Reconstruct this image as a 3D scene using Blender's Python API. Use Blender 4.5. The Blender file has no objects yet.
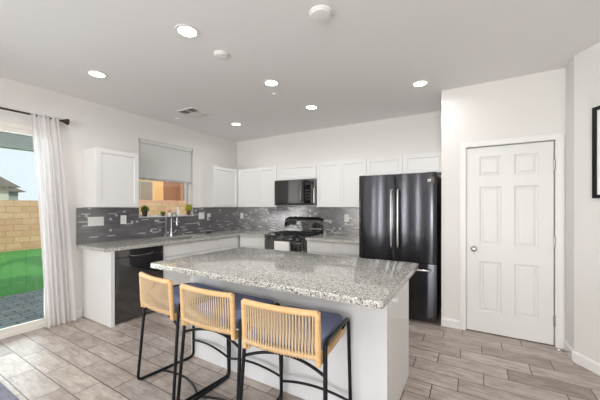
import bpy, bmesh, math, random
from mathutils import Vector, Matrix, noise
random.seed(7)
PI = math.pi
S = bpy.context.scene
COL = S.collection

# ------------------------------------------------------------------ camera
cam_d = bpy.data.cameras.new('camera')
cam = bpy.data.objects.new('camera', cam_d)
COL.objects.link(cam)
cam_d.sensor_width = 36.0
cam_d.lens = 289.256 / 600 * 36
cam_d.shift_y = 6.86 / 600
cam_d.clip_start = 0.05
cam.location = (4.2275, -4.523, 1.3837)
cam.rotation_euler = (PI / 2, 0, 0.53732)
S.camera = cam

# ------------------------------------------------------------------ world, sun, window light, exposure
W = bpy.data.worlds.new('sky')
S.world = W
W.use_nodes = True
_n = W.node_tree.nodes
_bg = _n['Background']
_bg.inputs[0].default_value = (0.86, 0.94, 1.0, 1)
_bg.inputs[1].default_value = 1.1

def area(name, loc, rot, sx, sy, power, color=(1, 1, 1), spread=PI):
    d = bpy.data.lights.new(name, 'AREA')
    d.shape = 'RECTANGLE'
    d.size, d.size_y = sx, sy
    d.energy = power
    d.color = color
    d.spread = spread
    o = bpy.data.objects.new(name, d)
    COL.objects.link(o)
    o.location = loc
    o.rotation_euler = rot
    return o

_sd = bpy.data.lights.new('sun', 'SUN')
_sd.energy = 2.3
_sd.angle = 0.01
_sd.color = (1.0, 0.86, 0.66)
_so = bpy.data.objects.new('sun', _sd)
COL.objects.link(_so)
_so.rotation_euler = Vector((-0.62, 0.40, -0.50)).to_track_quat('-Z', 'Y').to_euler()

# added area lamps: fill at the unseen rear openings, daylight at the slider
REAR_Y = -9.5
for _x, _w, _p in ((.425, .15, 22), (1.175, .25, 36), (2.525, .15, 26), (4.80, 1.70, 215)):
    area('rear_fill_daylight', (_x, REAR_Y + .03, 1.35), (PI / 2 + .30, 0, 0), _w, 1.95, _p, (1.0, .995, .985))
area('slider_daylight', (-.22, -4.6, 1.2), (PI / 2, 0, -PI / 2), 2.9, 2.2, 85, (.94, .975, 1.0))

S.view_settings.view_transform = 'Standard'
S.view_settings.look = 'None'
S.view_settings.gamma = 1.0
S.view_settings.use_curve_mapping = False
S.view_settings.exposure = -0.04
S.cycles.max_bounces = 12
S.cycles.diffuse_bounces = 6
S.cycles.sample_clamp_indirect = 6.0
LAMP_POWER = 5.0

# ------------------------------------------------------------------ materials
def srgb(r, g, b):
    f = lambda c: (c / 255) / 12.92 if c <= 10 else (((c / 255) + .055) / 1.055) ** 2.4
    return (f(r), f(g), f(b), 1)

class NT:
    """small node-tree helper"""
    def __init__(s, name):
        s.m = bpy.data.materials.new(name)
        s.m.use_nodes = True
        s.t = s.m.node_tree
        s.b = s.t.nodes['Principled BSDF']
        s.out = s.t.nodes['Material Output']
    def n(s, typ, **kw):
        o = s.t.nodes.new(typ)
        for k, v in kw.items():
            setattr(o, k, v)
        return o
    def l(s, a, b):
        s.t.links.new(a, b)
    def math(s, op, a, b=None, c=None):
        o = s.n('ShaderNodeMath', operation=op)
        for i, v in enumerate((a, b, c)):
            if v is None:
                continue
            if isinstance(v, (int, float)):
                o.inputs[i].default_value = v
            else:
                s.l(v, o.inputs[i])
        return o.outputs[0]
    def coords(s, kind='Object'):
        return s.n('ShaderNodeTexCoord').outputs[kind]
    def noise(s, vec, scale, detail=2, rough=.5):
        o = s.n('ShaderNodeTexNoise')
        s.l(vec, o.inputs['Vector'])
        o.inputs['Scale'].default_value = scale
        o.inputs['Detail'].default_value = detail
        o.inputs['Roughness'].default_value = rough
        return o
    def ramp(s, fac, stops, interp='LINEAR'):
        o = s.n('ShaderNodeValToRGB')
        o.color_ramp.interpolation = interp
        el = o.color_ramp.elements
        while len(el) < len(stops):
            el.new(.5)
        for e, (p, c) in zip(el, stops):
            e.position = p
            e.color = c
        s.l(fac, o.inputs[0])
        return o.outputs[0]
    def bump(s, h, strength, dist=.01):
        o = s.n('ShaderNodeBump')
        o.inputs['Strength'].default_value = strength
        o.inputs['Distance'].default_value = dist
        s.l(h, o.inputs['Height'])
        s.l(o.outputs[0], s.b.inputs['Normal'])
    def mapping(s, vec, scale):
        o = s.n('ShaderNodeMapping')
        o.inputs['Scale'].default_value = scale
        s.l(vec, o.inputs[0])
        return o.outputs[0]
    def mix(s, fac, a, b, blend='MIX'):
        o = s.n('ShaderNodeMix', data_type='RGBA', blend_type=blend)
        if isinstance(fac, (int, float)):
            o.inputs[0].default_value = fac
        else:
            s.l(fac, o.inputs[0])
        for i, v in ((6, a), (7, b)):
            if isinstance(v, tuple):
                o.inputs[i].default_value = v
            else:
                s.l(v, o.inputs[i])
        return o.outputs[2]

def plain(name, col, rough=.5, metal=0, spec=.5, bump=0, bscale=80, var=0, coat=0):
    k = NT(name)
    k.b.inputs['Base Color'].default_value = col
    k.b.inputs['Roughness'].default_value = rough
    k.b.inputs['Metallic'].default_value = metal
    k.b.inputs['Specular IOR Level'].default_value = spec
    if coat:
        k.b.inputs['Coat Weight'].default_value = 1.0
        k.b.inputs['Coat IOR'].default_value = coat
        k.b.inputs['Coat Roughness'].default_value = .03
    nz = k.noise(k.coords(), bscale, 3)
    if var:
        hi = tuple(min(1, c * (1 + var)) for c in col[:3]) + (1,)
        lo = tuple(c * (1 - var) for c in col[:3]) + (1,)
        k.l(k.ramp(nz.outputs[0], [(.3, lo), (.7, hi)]), k.b.inputs['Base Color'])
    if bump:
        k.bump(nz.outputs[0], bump, .004)
    return k.m

def emit(name, col, st):
    k = NT(name)
    k.b.inputs['Base Color'].default_value = (.9, .9, .9, 1)
    k.b.inputs['Emission Color'].default_value = col
    k.b.inputs['Emission Strength'].default_value = st
    return k.m

def glass(name, tint=(1, 1, 1, 1), refl=1.0):
    k = NT(name)
    tr = k.n('ShaderNodeBsdfTransparent'); tr.inputs[0].default_value = tint
    gl = k.n('ShaderNodeBsdfGlossy'); gl.inputs['Roughness'].default_value = .01
    fr = k.n('ShaderNodeFresnel'); fr.inputs[0].default_value = 1.45
    f = k.math('MULTIPLY', fr.outputs[0], refl)
    mx = k.n('ShaderNodeMixShader')
    k.l(f, mx.inputs[0]); k.l(tr.outputs[0], mx.inputs[1]); k.l(gl.outputs[0], mx.inputs[2])
    k.l(mx.outputs[0], k.out.inputs[0])
    return k.m

def m_granite():
    k = NT('speckled_granite')
    c = k.coords()
    n1 = k.noise(c, 85, 4, .65)
    n2 = k.noise(c, 190, 3, .6)
    v = k.n('ShaderNodeTexVoronoi'); v.inputs['Scale'].default_value = 140; k.l(c, v.inputs['Vector'])
    base = k.ramp(n1.outputs[0], [(.36, srgb(160, 158, 152)), (.5, srgb(194, 193, 187)), (.66, srgb(226, 225, 218))])
    spk = k.ramp(n2.outputs[0], [(.38, srgb(78, 76, 74)), (.45, srgb(255, 255, 255))])
    hsh = k.n('ShaderNodeSeparateColor'); k.l(v.outputs['Color'], hsh.inputs[0])
    dk = k.ramp(hsh.outputs[0], [(.0, srgb(95, 92, 90)), (.10, srgb(120, 117, 114)), (.13, (1, 1, 1, 1))], 'CONSTANT')
    x = k.mix(1.0, base, spk, 'MULTIPLY')
    x = k.mix(.85, x, dk, 'MULTIPLY')
    k.l(x, k.b.inputs['Base Color'])
    k.b.inputs['Roughness'].default_value = .09
    k.b.inputs['Specular IOR Level'].default_value = .6
    return k.m

def m_floor():
    k = NT('wood_look_floor_tile')
    c = k.coords()
    sp = k.n('ShaderNodeSeparateXYZ'); k.l(c, sp.inputs[0])
    PW, PL = .1865, .52
    ry = k.math('DIVIDE', k.math('ADD', sp.outputs[1], .94), PW)
    row = k.math('FLOOR', ry)
    fy = k.math('SUBTRACT', ry, row)
    # joints shift by a third of a tile per row
    ux = k.math('DIVIDE', k.math('SUBTRACT', k.math('SUBTRACT', sp.outputs[0], 4.652), k.math('MULTIPLY', row, PL / 3)), PL)
    cx = k.math('FLOOR', ux)
    fx = k.math('SUBTRACT', ux, cx)
    comb = k.n('ShaderNodeCombineXYZ'); k.l(cx, comb.inputs[0]); k.l(row, comb.inputs[1])
    wn = k.n('ShaderNodeTexWhiteNoise', noise_dimensions='2D'); k.l(comb.outputs[0], wn.inputs['Vector'])
    ex = k.math('MULTIPLY', k.math('MINIMUM', fx, k.math('SUBTRACT', 1.0, fx)), PL)
    ey = k.math('MULTIPLY', k.math('MINIMUM', fy, k.math('SUBTRACT', 1.0, fy)), PW)
    e = k.math('MINIMUM', ex, ey)
    grout = k.math('LESS_THAN', e, .0034)
    # grain: stretched noise, shifted per tile
    sh = k.n('ShaderNodeVectorMath', operation='MULTIPLY_ADD')
    k.l(wn.outputs['Color'], sh.inputs[0]); sh.inputs[1].default_value = (7, 7, 7); k.l(c, sh.inputs[2])
    g1 = k.noise(k.mapping(sh.outputs[0], (3.0, 20, 1)), 1.8, 6, .68)
    g2 = k.noise(k.mapping(sh.outputs[0], (2.6, 7, 1)), 2.4, 4, .6)
    tone = k.ramp(wn.outputs['Value'], [(0, srgb(166, 155, 147)), (.35, srgb(190, 179, 171)), (.7, srgb(204, 194, 186)), (1, srgb(180, 172, 167))])
    grain = k.ramp(g1.outputs[0], [(.32, srgb(214, 208, 203)), (.55, (1, 1, 1, 1)), (.75, srgb(228, 224, 220))])
    cloud = k.ramp(g2.outputs[0], [(.34, srgb(216, 211, 208)), (.65, (1, 1, 1, 1))])
    x = k.mix(1.0, tone, grain, 'MULTIPLY')
    x = k.mix(1.0, x, cloud, 'MULTIPLY')
    x = k.mix(grout, x, srgb(78, 68, 62))
    k.l(x, k.b.inputs['Base Color'])
    k.b.inputs['Specular IOR Level'].default_value = .5
    r = k.ramp(g1.outputs[0], [(.3, (.30,) * 3 + (1,)), (.7, (.40,) * 3 + (1,))])
    k.l(r, k.b.inputs['Roughness'])
    h = k.math('MINIMUM', k.math('DIVIDE', e, .004), 1.0)
    k.bump(h, .35, .003)
    return k.m

def m_mosaic(axis, ior):
    """linear glass-and-stone mosaic; axis = the coordinate that runs along the wall"""
    k = NT('grey_mosaic_tile')
    c = k.coords()
    sp = k.n('ShaderNodeSeparateXYZ'); k.l(c, sp.inputs[0])
    u, z = sp.outputs[axis], sp.outputs[2]
    P = .050
    rz = k.math('DIVIDE', z, P)
    row = k.math('FLOOR', rz)
    fz = k.math('MULTIPLY', k.math('SUBTRACT', rz, row), P)
    thin = k.math('GREATER_THAN', fz, .035)
    rid = k.math('ADD', k.math('MULTIPLY', row, 2.0), thin)
    w1 = k.n('ShaderNodeTexWhiteNoise', noise_dimensions='1D'); k.l(rid, w1.inputs['W'])
    ln = k.math('ADD', .09, k.math('MULTIPLY', w1.outputs['Value'], .07))
    uu = k.math('ADD', k.math('DIVIDE', u, ln), k.math('MULTIPLY', w1.outputs['Value'], 37.0))
    cu = k.math('FLOOR', uu)
    fu = k.math('MULTIPLY', k.math('SUBTRACT', uu, cu), ln)
    cb = k.n('ShaderNodeCombineXYZ'); k.l(cu, cb.inputs[0]); k.l(rid, cb.inputs[1])
    w2 = k.n('ShaderNodeTexWhiteNoise', noise_dimensions='2D'); k.l(cb.outputs[0], w2.inputs['Vector'])
    tone = k.ramp(w2.outputs['Value'], [(0, srgb(88, 87, 91)), (.25, srgb(95, 94, 98)), (.5, srgb(101, 100, 104)), (.75, srgb(91, 91, 97)), (.93, srgb(112, 110, 110))], 'CONSTANT')
    # thin rows: some pale glass slivers
    pale = k.math('MULTIPLY', thin, k.math('GREATER_THAN', w2.outputs['Value'], .87))
    # wide rows: rare small pale squares
    sq = k.math('DIVIDE', u, .036)
    cs = k.math('FLOOR', sq)
    cb2 = k.n('ShaderNodeCombineXYZ'); k.l(cs, cb2.inputs[0]); k.l(rid, cb2.inputs[1])
    w3 = k.n('ShaderNodeTexWhiteNoise', noise_dimensions='2D'); k.l(cb2.outputs[0], w3.inputs['Vector'])
    square = k.math('MULTIPLY', k.math('SUBTRACT', 1.0, thin), k.math('GREATER_THAN', w3.outputs['Value'], .955))
    lt = k.math('MAXIMUM', pale, square)
    x = k.mix(lt, tone, srgb(178, 179, 181))
    e1 = k.math('LESS_THAN', fu, .0022)
    e2 = k.math('LESS_THAN', fz, .0022)
    e3 = k.math('LESS_THAN', k.math('ABSOLUTE', k.math('SUBTRACT', fz, .035)), .0011)
    gr = k.math('MAXIMUM', k.math('MAXIMUM', e1, e2), e3)
    x = k.mix(gr, x, srgb(84, 82, 82))
    k.l(x, k.b.inputs['Base Color'])
    rr = k.math('ADD', .07, k.math('MULTIPLY', w2.outputs['Value'], .16))
    k.l(rr, k.b.inputs['Roughness'])
    k.b.inputs['Specular IOR Level'].default_value = .8
    k.b.inputs['Coat Weight'].default_value = 1.0
    k.b.inputs['Coat IOR'].default_value = ior
    k.b.inputs['Coat Roughness'].default_value = .18
    k.bump(k.math('ADD', k.math('MULTIPLY', w2.outputs['Value'], .25), k.math('SUBTRACT', 1.0, gr)), .07, .002)
    return k.m

def m_brick(name, c1, c2, mortar, bw, bh, axis):
    k = NT(name)
    sp = k.n('ShaderNodeSeparateXYZ'); k.l(k.coords(), sp.inputs[0])
    cb = k.n('ShaderNodeCombineXYZ'); k.l(sp.outputs[axis], cb.inputs[0]); k.l(sp.outputs[2 if axis != 2 else 1], cb.inputs[1])
    b = k.n('ShaderNodeTexBrick')
    k.l(cb.outputs[0], b.inputs['Vector'])
    b.inputs['Color1'].default_value = c1; b.inputs['Color2'].default_value = c2; b.inputs['Mortar'].default_value = mortar
    b.inputs['Scale'].default_value = 1; b.inputs['Mortar Size'].default_value = .008
    b.inputs['Brick Width'].default_value = bw; b.inputs['Row Height'].default_value = bh
    nz = k.noise(k.coords(), 12, 4)
    k.l(k.mix(.25, b.outputs[0], k.ramp(nz.outputs[0], [(.3, (.55, .55, .55, 1)), (.7, (1, 1, 1, 1))]), 'MULTIPLY'), k.b.inputs['Base Color'])
    k.b.inputs['Roughness'].default_value = .9
    return k.m

def m_paver():
    k = NT('grey_paver')
    sp = k.n('ShaderNodeSeparateXYZ'); k.l(k.coords(), sp.inputs[0])
    cb = k.n('ShaderNodeCombineXYZ'); k.l(sp.outputs[1], cb.inputs[0]); k.l(sp.outputs[0], cb.inputs[1])
    b = k.n('ShaderNodeTexBrick'); k.l(cb.outputs[0], b.inputs['Vector'])
    b.inputs['Color1'].default_value = srgb(118, 128, 132); b.inputs['Color2'].default_value = srgb(146, 152, 154); b.inputs['Mortar'].default_value = srgb(70, 76, 80)
    b.inputs['Scale'].default_value = 1; b.inputs['Mortar Size'].default_value = .008
    b.inputs['Brick Width'].default_value = .24; b.inputs['Row Height'].default_value = .11
    k.l(b.outputs[0], k.b.inputs['Base Color']); k.b.inputs['Roughness'].default_value = .85
    return k.m

def m_curtain():
    k = NT('sheer_white_fabric')
    c = k.coords()
    w = k.noise(k.mapping(c, (300, 300, 40)), 1.0, 2)
    d = k.n('ShaderNodeBsdfDiffuse'); d.inputs[0].default_value = srgb(232, 229, 230)
    t = k.n('ShaderNodeBsdfTranslucent'); t.inputs[0].default_value = srgb(232, 229, 230)
    tp = k.n('ShaderNodeBsdfTransparent')
    m1 = k.n('ShaderNodeMixShader'); m1.inputs[0].default_value = .45
    k.l(d.outputs[0], m1.inputs[1]); k.l(t.outputs[0], m1.inputs[2])
    m2 = k.n('ShaderNodeMixShader')
    k.l(k.math('ADD', .08, k.math('MULTIPLY', w.outputs[0], .10)), m2.inputs[0])
    k.l(m1.outputs[0], m2.inputs[1]); k.l(tp.outputs[0], m2.inputs[2])
    k.l(m2.outputs[0], k.out.inputs[0])
    return k.m

def m_black_steel():
    k = NT('black_stainless')
    c = k.coords()
    w = k.noise(k.mapping(c, (240, 4, 2)), 1.0, 2)
    k.l(k.ramp(w.outputs[0], [(.3, srgb(64, 64, 68)), (.7, srgb(80, 80, 85))]), k.b.inputs['Base Color'])
    k.b.inputs['Metallic'].default_value = 1.0
    k.b.inputs['Roughness'].default_value = .17
    k.b.inputs['Anisotropic'].default_value = .85
    k.b.inputs['Anisotropic Rotation'].default_value = .25
    k.bump(w.outputs[0], .03, .001)
    return k.m

def m_leaf(name, a, b):
    k = NT(name)
    n = k.noise(k.coords(), 40, 2)
    k.l(k.ramp(n.outputs[0], [(.35, a), (.65, b)]), k.b.inputs['Base Color'])
    k.b.inputs['Roughness'].default_value = .5
    return k.m

def m_rug():
    k = NT('blue_grey_rug')
    n = k.noise(k.coords(), 260, 3, .7)
    n2 = k.noise(k.coords(), 14, 3)
    x = k.ramp(n.outputs[0], [(.35, srgb(112, 114, 130)), (.65, srgb(164, 166, 180))])
    k.l(k.mix(.4, x, k.ramp(n2.outputs[0], [(.4, srgb(150, 150, 165)), (.6, (1, 1, 1, 1))]), 'MULTIPLY'), k.b.inputs['Base Color'])
    k.b.inputs['Roughness'].default_value = .95
    k.bump(n.outputs[0], .6, .006)
    return k.m

def m_wood(name, a, b, rough=.45):
    k = NT(name)
    c = k.coords()
    n = k.noise(k.mapping(c, (14, 60, 60)), 1.0, 4, .6)
    k.l(k.ramp(n.outputs[0], [(.3, a), (.7, b)]), k.b.inputs['Base Color'])
    k.b.inputs['Roughness'].default_value = rough
    return k.m

M = dict(
    wall=plain('wall_paint', srgb(220, 218, 215), .75, bump=.06, bscale=220),
    ceil=plain('ceiling_paint', srgb(230, 228, 228), .85, bump=.08, bscale=160),
    trim=plain('white_trim_paint', srgb(226, 225, 223), .38),
    cab=plain('white_cabinet_paint', srgb(219, 219, 218), .33),
    island=plain('white_gloss_panel', srgb(210, 211, 213), .24),
    cabin=plain('cabinet_interior_shade', srgb(214, 213, 210), .6),
    door=plain('white_door_paint', srgb(220, 219, 217), .42),
    granite=m_granite(), floor=m_floor(), mos_left=m_mosaic(1, 2.0), mos_back=m_mosaic(0, 2.8),
    fridge=m_black_steel(),
    black=plain('gloss_black', srgb(20, 20, 22), .12, spec=.6, coat=1.9),
    bglass=plain('black_glass', srgb(14, 14, 16), .04, spec=.8, coat=1.9),
    dark=plain('dark_plastic', srgb(34, 34, 36), .45),
    dw=plain('black_appliance_enamel', srgb(30, 30, 32), .16, spec=.6, coat=1.9),
    iron=plain('cast_iron', srgb(26, 26, 27), .55, bump=.2, bscale=300),
    chrome=plain('polished_steel', srgb(205, 206, 208), .12, metal=1),
    steel=plain('satin_steel', srgb(190, 190, 190), .28, metal=1),
    nickel=plain('satin_nickel', srgb(176, 172, 168), .25, metal=1),
    darkmetal=plain('dark_polished_metal', srgb(92, 92, 94), .2, metal=1),
    bronze=plain('dark_bronze', srgb(64, 52, 46), .35, metal=.6),
    powder=plain('black_powder_coat', srgb(13, 13, 18), .42, spec=.3),
    oak=m_wood('light_oak', srgb(204, 164, 112), srgb(220, 184, 134)),
    cord=plain('natural_cord', srgb(204, 182, 150), .8, bump=.3, bscale=400, var=.12),
    blue=plain('blue_upholstery', srgb(130, 138, 170), .85, bump=.25, bscale=500, var=.10),
    curtain=m_curtain(),
    shade=plain('grey_shade_fabric', srgb(206, 207, 205), .85, bump=.1, bscale=400),
    plate=plain('white_plastic', srgb(232, 232, 230), .3),
    slot=plain('outlet_slot', srgb(70, 70, 70), .6),
    lens=emit('lamp_lens', (1, .97, .92, 1), 9.0),
    glass=glass('window_glass'),
    glass2=glass('slider_glass', (.95, .98, .97, 1), 1.0),
    vinyl=plain('white_vinyl', srgb(226, 222, 214), .4),
    fence=m_brick('tan_block', srgb(202, 160, 128), srgb(214, 178, 148), srgb(170, 132, 104), .40, .20, 1),
    fence_side=m_brick('tan_block_side', srgb(200, 166, 134), srgb(212, 182, 150), srgb(160, 130, 104), .40, .20, 0),
    redblock=m_brick('red_block', srgb(216, 170, 144), srgb(228, 190, 166), srgb(184, 144, 122), .40, .15, 1),
    paver=m_paver(),
    turf=plain('artificial_turf', srgb(76, 150, 70), .95, bump=.8, bscale=300, var=.25),
    earth=plain('dry_ground', srgb(150, 130, 108), .95, var=.1, bscale=3),
    orange=plain('tan_stucco', srgb(236, 192, 134), .9, bump=.3, bscale=120),
    brownst=plain('brown_stucco', srgb(168, 124, 96), .9, bump=.3, bscale=120),
    pinkst=plain('pink_stucco', srgb(236, 196, 172), .9, bump=.3, bscale=120),
    palest=plain('pale_green_stucco', srgb(206, 220, 214), .9, bump=.3, bscale=120),
    grayst=plain('grey_green_stucco', srgb(160, 182, 180), .9, bump=.3, bscale=120),
    housepane=plain('house_window_pane', srgb(150, 138, 118), .3),
    roof=plain('grey_roof_tile', srgb(128, 130, 128), .9, var=.15, bscale=20),
    patio=plain('grey_patio_paint', srgb(226, 224, 228), .7, var=.05, bscale=8),
    downspout=plain('grey_metal_paint', srgb(172, 172, 172), .5),
    leaf=m_leaf('green_leaf', srgb(52, 84, 30), srgb(110, 140, 48)),
    leafy=m_leaf('yellow_leaf', srgb(150, 150, 40), srgb(214, 202, 70)),
    pink=plain('pink_petal', srgb(226, 170, 178), .6),
    soil=plain('soil', srgb(58, 44, 36), .95, bump=.5, bscale=200),
    terra=plain('brown_pot', srgb(96, 64, 40), .6),
    towel=plain('white_towel_cloth', srgb(236, 235, 230), .95, bump=.4, bscale=500),
    rug=m_rug(),
    art=plain('picture_mat', srgb(240, 240, 238), .5),
    vent=plain('vent_white', srgb(214, 213, 211), .5),
    ventdark=plain('vent_throat', srgb(150, 149, 147), .8),
)

# ------------------------------------------------------------------ mesh helpers
def box(bm, x0, x1, y0, y1, z0, z1, bev=0, seg=2):
    xs, ys, zs = sorted((x0, x1)), sorted((y0, y1)), sorted((z0, z1))
    v = [bm.verts.new((x, y, z)) for x in xs for y in ys for z in zs]
    fs = [bm.faces.new([v[i] for i in q]) for q in ((0, 1, 3, 2), (4, 6, 7, 5), (0, 4, 5, 1), (2, 3, 7, 6), (0, 2, 6, 4), (1, 5, 7, 3))]
    if bev:
        es = list({e for f in fs for e in f.edges})
        bmesh.ops.bevel(bm, geom=es, offset=bev, segments=seg, profile=.7, affect='EDGES')
    return bm

def prism(bm, pts, z0, z1, bev=0, seg=3):
    """vertical extrusion of a counter-clockwise outline"""
    n = len(pts)
    a = [bm.verts.new((x, y, z0)) for x, y in pts]
    b = [bm.verts.new((x, y, z1)) for x, y in pts]
    fs = [bm.faces.new(list(reversed(a))), bm.faces.new(b)]
    for i in range(n):
        j = (i + 1) % n
        bm.faces.new((a[i], a[j], b[j], b[i]))
    if bev:
        es = [e for f in fs for e in f.edges]
        bmesh.ops.bevel(bm, geom=es, offset=bev, segments=seg, profile=.6, affect='EDGES')
    return bm

def rounded(x0, x1, y0, y1, r, n=5):
    pts = []
    for cx, cy, a0 in ((x1 - r, y1 - r, 0), (x0 + r, y1 - r, 90), (x0 + r, y0 + r, 180), (x1 - r, y0 + r, 270)):
        for i in range(n + 1):
            a = math.radians(a0 + 90 * i / n)
            pts.append((cx + r * math.cos(a), cy + r * math.sin(a)))
    return pts

def lathe(bm, prof, n=24, mat=None):
    """revolve (r, z) profile round z; mat places it"""
    mat = mat or Matrix.Identity(4)
    rings = []
    for r, z in prof:
        if r < 1e-6:
            rings.append([bm.verts.new(mat @ Vector((0, 0, z)))])
        else:
            rings.append([bm.verts.new(mat @ Vector((r * math.cos(2 * PI * i / n), r * math.sin(2 * PI * i / n), z))) for i in range(n)])
    for A, B in zip(rings, rings[1:]):
        for i in range(n):
            j = (i + 1) % n
            if len(A) == 1 and len(B) == 1:
                continue
            if len(A) == 1:
                bm.faces.new((A[0], B[j], B[i]))
            elif len(B) == 1:
                bm.faces.new((A[i], A[j], B[0]))
            else:
                bm.faces.new((A[i], A[j], B[j], B[i]))
    return bm

def tube(bm, pts, r, n=8, closed=False, radii=None, flat=1.0):
    pts = [Vector(p) for p in pts]
    m = len(pts)
    rings = []
    up = None
    for i, p in enumerate(pts):
        if closed:
            t = (pts[(i + 1) % m] - pts[i - 1]).normalized()
        else:
            t = (pts[min(i + 1, m - 1)] - pts[max(i - 1, 0)]).normalized()
        if up is None:
            up = Vector((0, 0, 1)) if abs(t.z) < .9 else Vector((1, 0, 0))
        s = t.cross(up)
        if s.length < 1e-5:
            s = t.orthogonal()
        s.normalize()
        up = s.cross(t).normalized()
        rr = radii[i] if radii else r
        rings.append([bm.verts.new(p + s * (rr * math.cos(2 * PI * k / n)) + up * (rr * flat * math.sin(2 * PI * k / n))) for k in range(n)])
    for i in range(m if closed else m - 1):
        A, B = rings[i], rings[(i + 1) % m]
        for k in range(n):
            l = (k + 1) % n
            bm.faces.new((A[k], A[l], B[l], B[k]))
    if not closed:
        bm.faces.new(list(reversed(rings[0])))
        bm.faces.new(rings[-1])
    return bm

def fillet(pts, r, n=5, closed=False):
    """round the corners of a polyline"""
    pts = [Vector(p) for p in pts]
    out = []
    m = len(pts)
    for i, p in enumerate(pts):
        if not closed and i in (0, m - 1):
            out.append(p)
            continue
        a, b = pts[i - 1], pts[(i + 1) % m]
        da, db = (a - p), (b - p)
        rr = min(r, da.length * .45, db.length * .45)
        p0, p1 = p + da.normalized() * rr, p + db.normalized() * rr
        for k in range(n + 1):
            t = k / n
            out.append(p0 * (1 - t) ** 2 + p * 2 * t * (1 - t) + p1 * t ** 2)
    return out

def panel_face(bm, w, h, t, rects, depth=.008, slope=.008, raise_w=0, x0=0, z0=0):
    """slab 0..w x 0..h, front face at y=-t with recessed (or raised-field) panels"""
    xs = sorted({0, w} | {r[0] for r in rects} | {r[1] for r in rects})
    zs = sorted({0, h} | {r[2] for r in rects} | {r[3] for r in rects})
    V = lambda x, y, z: bm.verts.new((x0 + x, y, z0 + z))
    def inrect(x, z):
        return any(r[0] - 1e-6 < x < r[1] + 1e-6 and r[2] - 1e-6 < z < r[3] + 1e-6 for r in rects)
    new = []
    for xa, xb in zip(xs, xs[1:]):
        for za, zb in zip(zs, zs[1:]):
            if not inrect((xa + xb) / 2, (za + zb) / 2):
                new.append(bm.faces.new((V(xa, -t, za), V(xb, -t, za), V(xb, -t, zb), V(xa, -t, zb))))
    for (xa, xb, za, zb) in rects:
        rings = [(0, -t), (slope, -t + depth)]
        if raise_w:
            rings += [(slope + raise_w * .45, -t + depth), (slope + raise_w, -t + depth * .3)]
        loops = []
        for ins, y in rings:
            loops.append([(xa + ins, y, za + ins), (xb - ins, y, za + ins), (xb - ins, y, zb - ins), (xa + ins, y, zb - ins)])
        for A, B in zip(loops, loops[1:]):
            for i in range(4):
                j = (i + 1) % 4
                bm.faces.new((V(*A[i]), V(*A[j]), V(*B[j]), V(*B[i])))
        bm.faces.new([V(*q) for q in loops[-1]])
    c = [(0, 0), (w, 0), (w, h), (0, h)]
    bm.faces.new([V(x, 0, z) for x, z in reversed(c)])
    for i in range(4):
        (xa, za), (xb, zb) = c[i], c[(i + 1) % 4]
        bm.faces.new((V(xa, 0, za), V(xb, 0, zb), V(xb, -t, zb), V(xa, -t, za)))
    bmesh.ops.remove_doubles(bm, verts=bm.verts, dist=1e-5)
    return bm

def NB():
    return bmesh.new()

def obj(name, bm, mat, parent=None, smooth=False, loc=(0, 0, 0), rotz=0, mats=None):
    bmesh.ops.recalc_face_normals(bm, faces=bm.faces)
    me = bpy.data.meshes.new(name)
    bm.to_mesh(me)
    bm.free()
    me.materials.append(mat)
    o = bpy.data.objects.new(name, me)
    COL.objects.link(o)
    if smooth:
        for p in me.polygons:
            p.use_smooth = True
        try:
            me.set_sharp_from_angle(angle=math.radians(38))
        except Exception:
            pass
    o.location = loc
    o.rotation_euler = (0, 0, rotz)
    if parent:
        o.parent = parent
    return o

def thing(name, label, cat, loc=(0, 0, 0), rotz=0, group=None):
    o = bpy.data.objects.new(name, None)
    COL.objects.link(o)
    o.empty_display_size = .1
    o.location = loc
    o.rotation_euler = (0, 0, rotz)
    o['label'] = label
    o['category'] = cat
    if group:
        o['group'] = group
    return o

def tag(o, label, cat, group=None):
    o['label'] = label
    o['category'] = cat
    if group:
        o['group'] = group
    return o

def struct(o, label=None, cat=None):
    o['kind'] = 'structure'
    if label:
        o['label'] = label
    if cat:
        o['category'] = cat
    return o

def dup(root, loc, rotz, label, group=None):
    r = root.copy(); COL.objects.link(r)
    r.location = loc; r.rotation_euler = (0, 0, rotz)
    r['label'] = label
    if group:
        r['group'] = group
    for ch in list(root.children):
        c = ch.copy(); COL.objects.link(c); c.parent = r
        for g in ch.children:
            d = g.copy(); COL.objects.link(d); d.parent = c
    return r

# ------------------------------------------------------------------ room shell
H = 2.74
struct(obj('floor', box(NB(), -.15, 6.20, REAR_Y - .15, .15, -.06, 0), M['floor']), 'wood-look tile floor of the kitchen', 'floor')
struct(obj('ceiling', box(NB(), -.15, 6.20, REAR_Y - .15, .15, H, H + .15), M['ceil']), 'flat white ceiling with recessed lights', 'ceiling')
bm = NB()
SL0, SL1, SLT = -6.20, -3.06, 2.285         # slider opening
WN0, WN1, WNB, WNT = -2.075, -1.11, 1.225, 2.40   # kitchen window opening
box(bm, -.15, 0, REAR_Y, SL0, 0, H)
box(bm, -.15, 0, SL0, SL1, SLT, H)
box(bm, -.15, 0, SL1, WN0, 0, H)
box(bm, -.15, 0, WN0, WN1, 0, WNB)
box(bm, -.15, 0, WN0, WN1, WNT, H)
box(bm, -.15, 0, WN1, .15, 0, H)
struct(obj('wall_left', bm, M['wall']), 'off-white wall with the glass slider and kitchen window', 'wall')
struct(obj('wall_back', box(NB(), 0, 5.05, 0, .15, 0, H), M['wall']), 'off-white wall behind the range and refrigerator', 'wall')
PX0, PX1, PY = 3.917, 5.01, -.773
DX0, DX1, DH = 4.17, 4.92, 2.035
bm = NB()
box(bm, PX0, DX0 - .01, PY, PY + .11, 0, H)
box(bm, DX1 + .01, PX1 + .1, PY, PY + .11, 0, H)
box(bm, DX0 - .01, DX1 + .01, PY, PY + .11, DH + .02, H)
box(bm, PX0, PX0 + .11, PY + .11, 0, 0, H)
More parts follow.
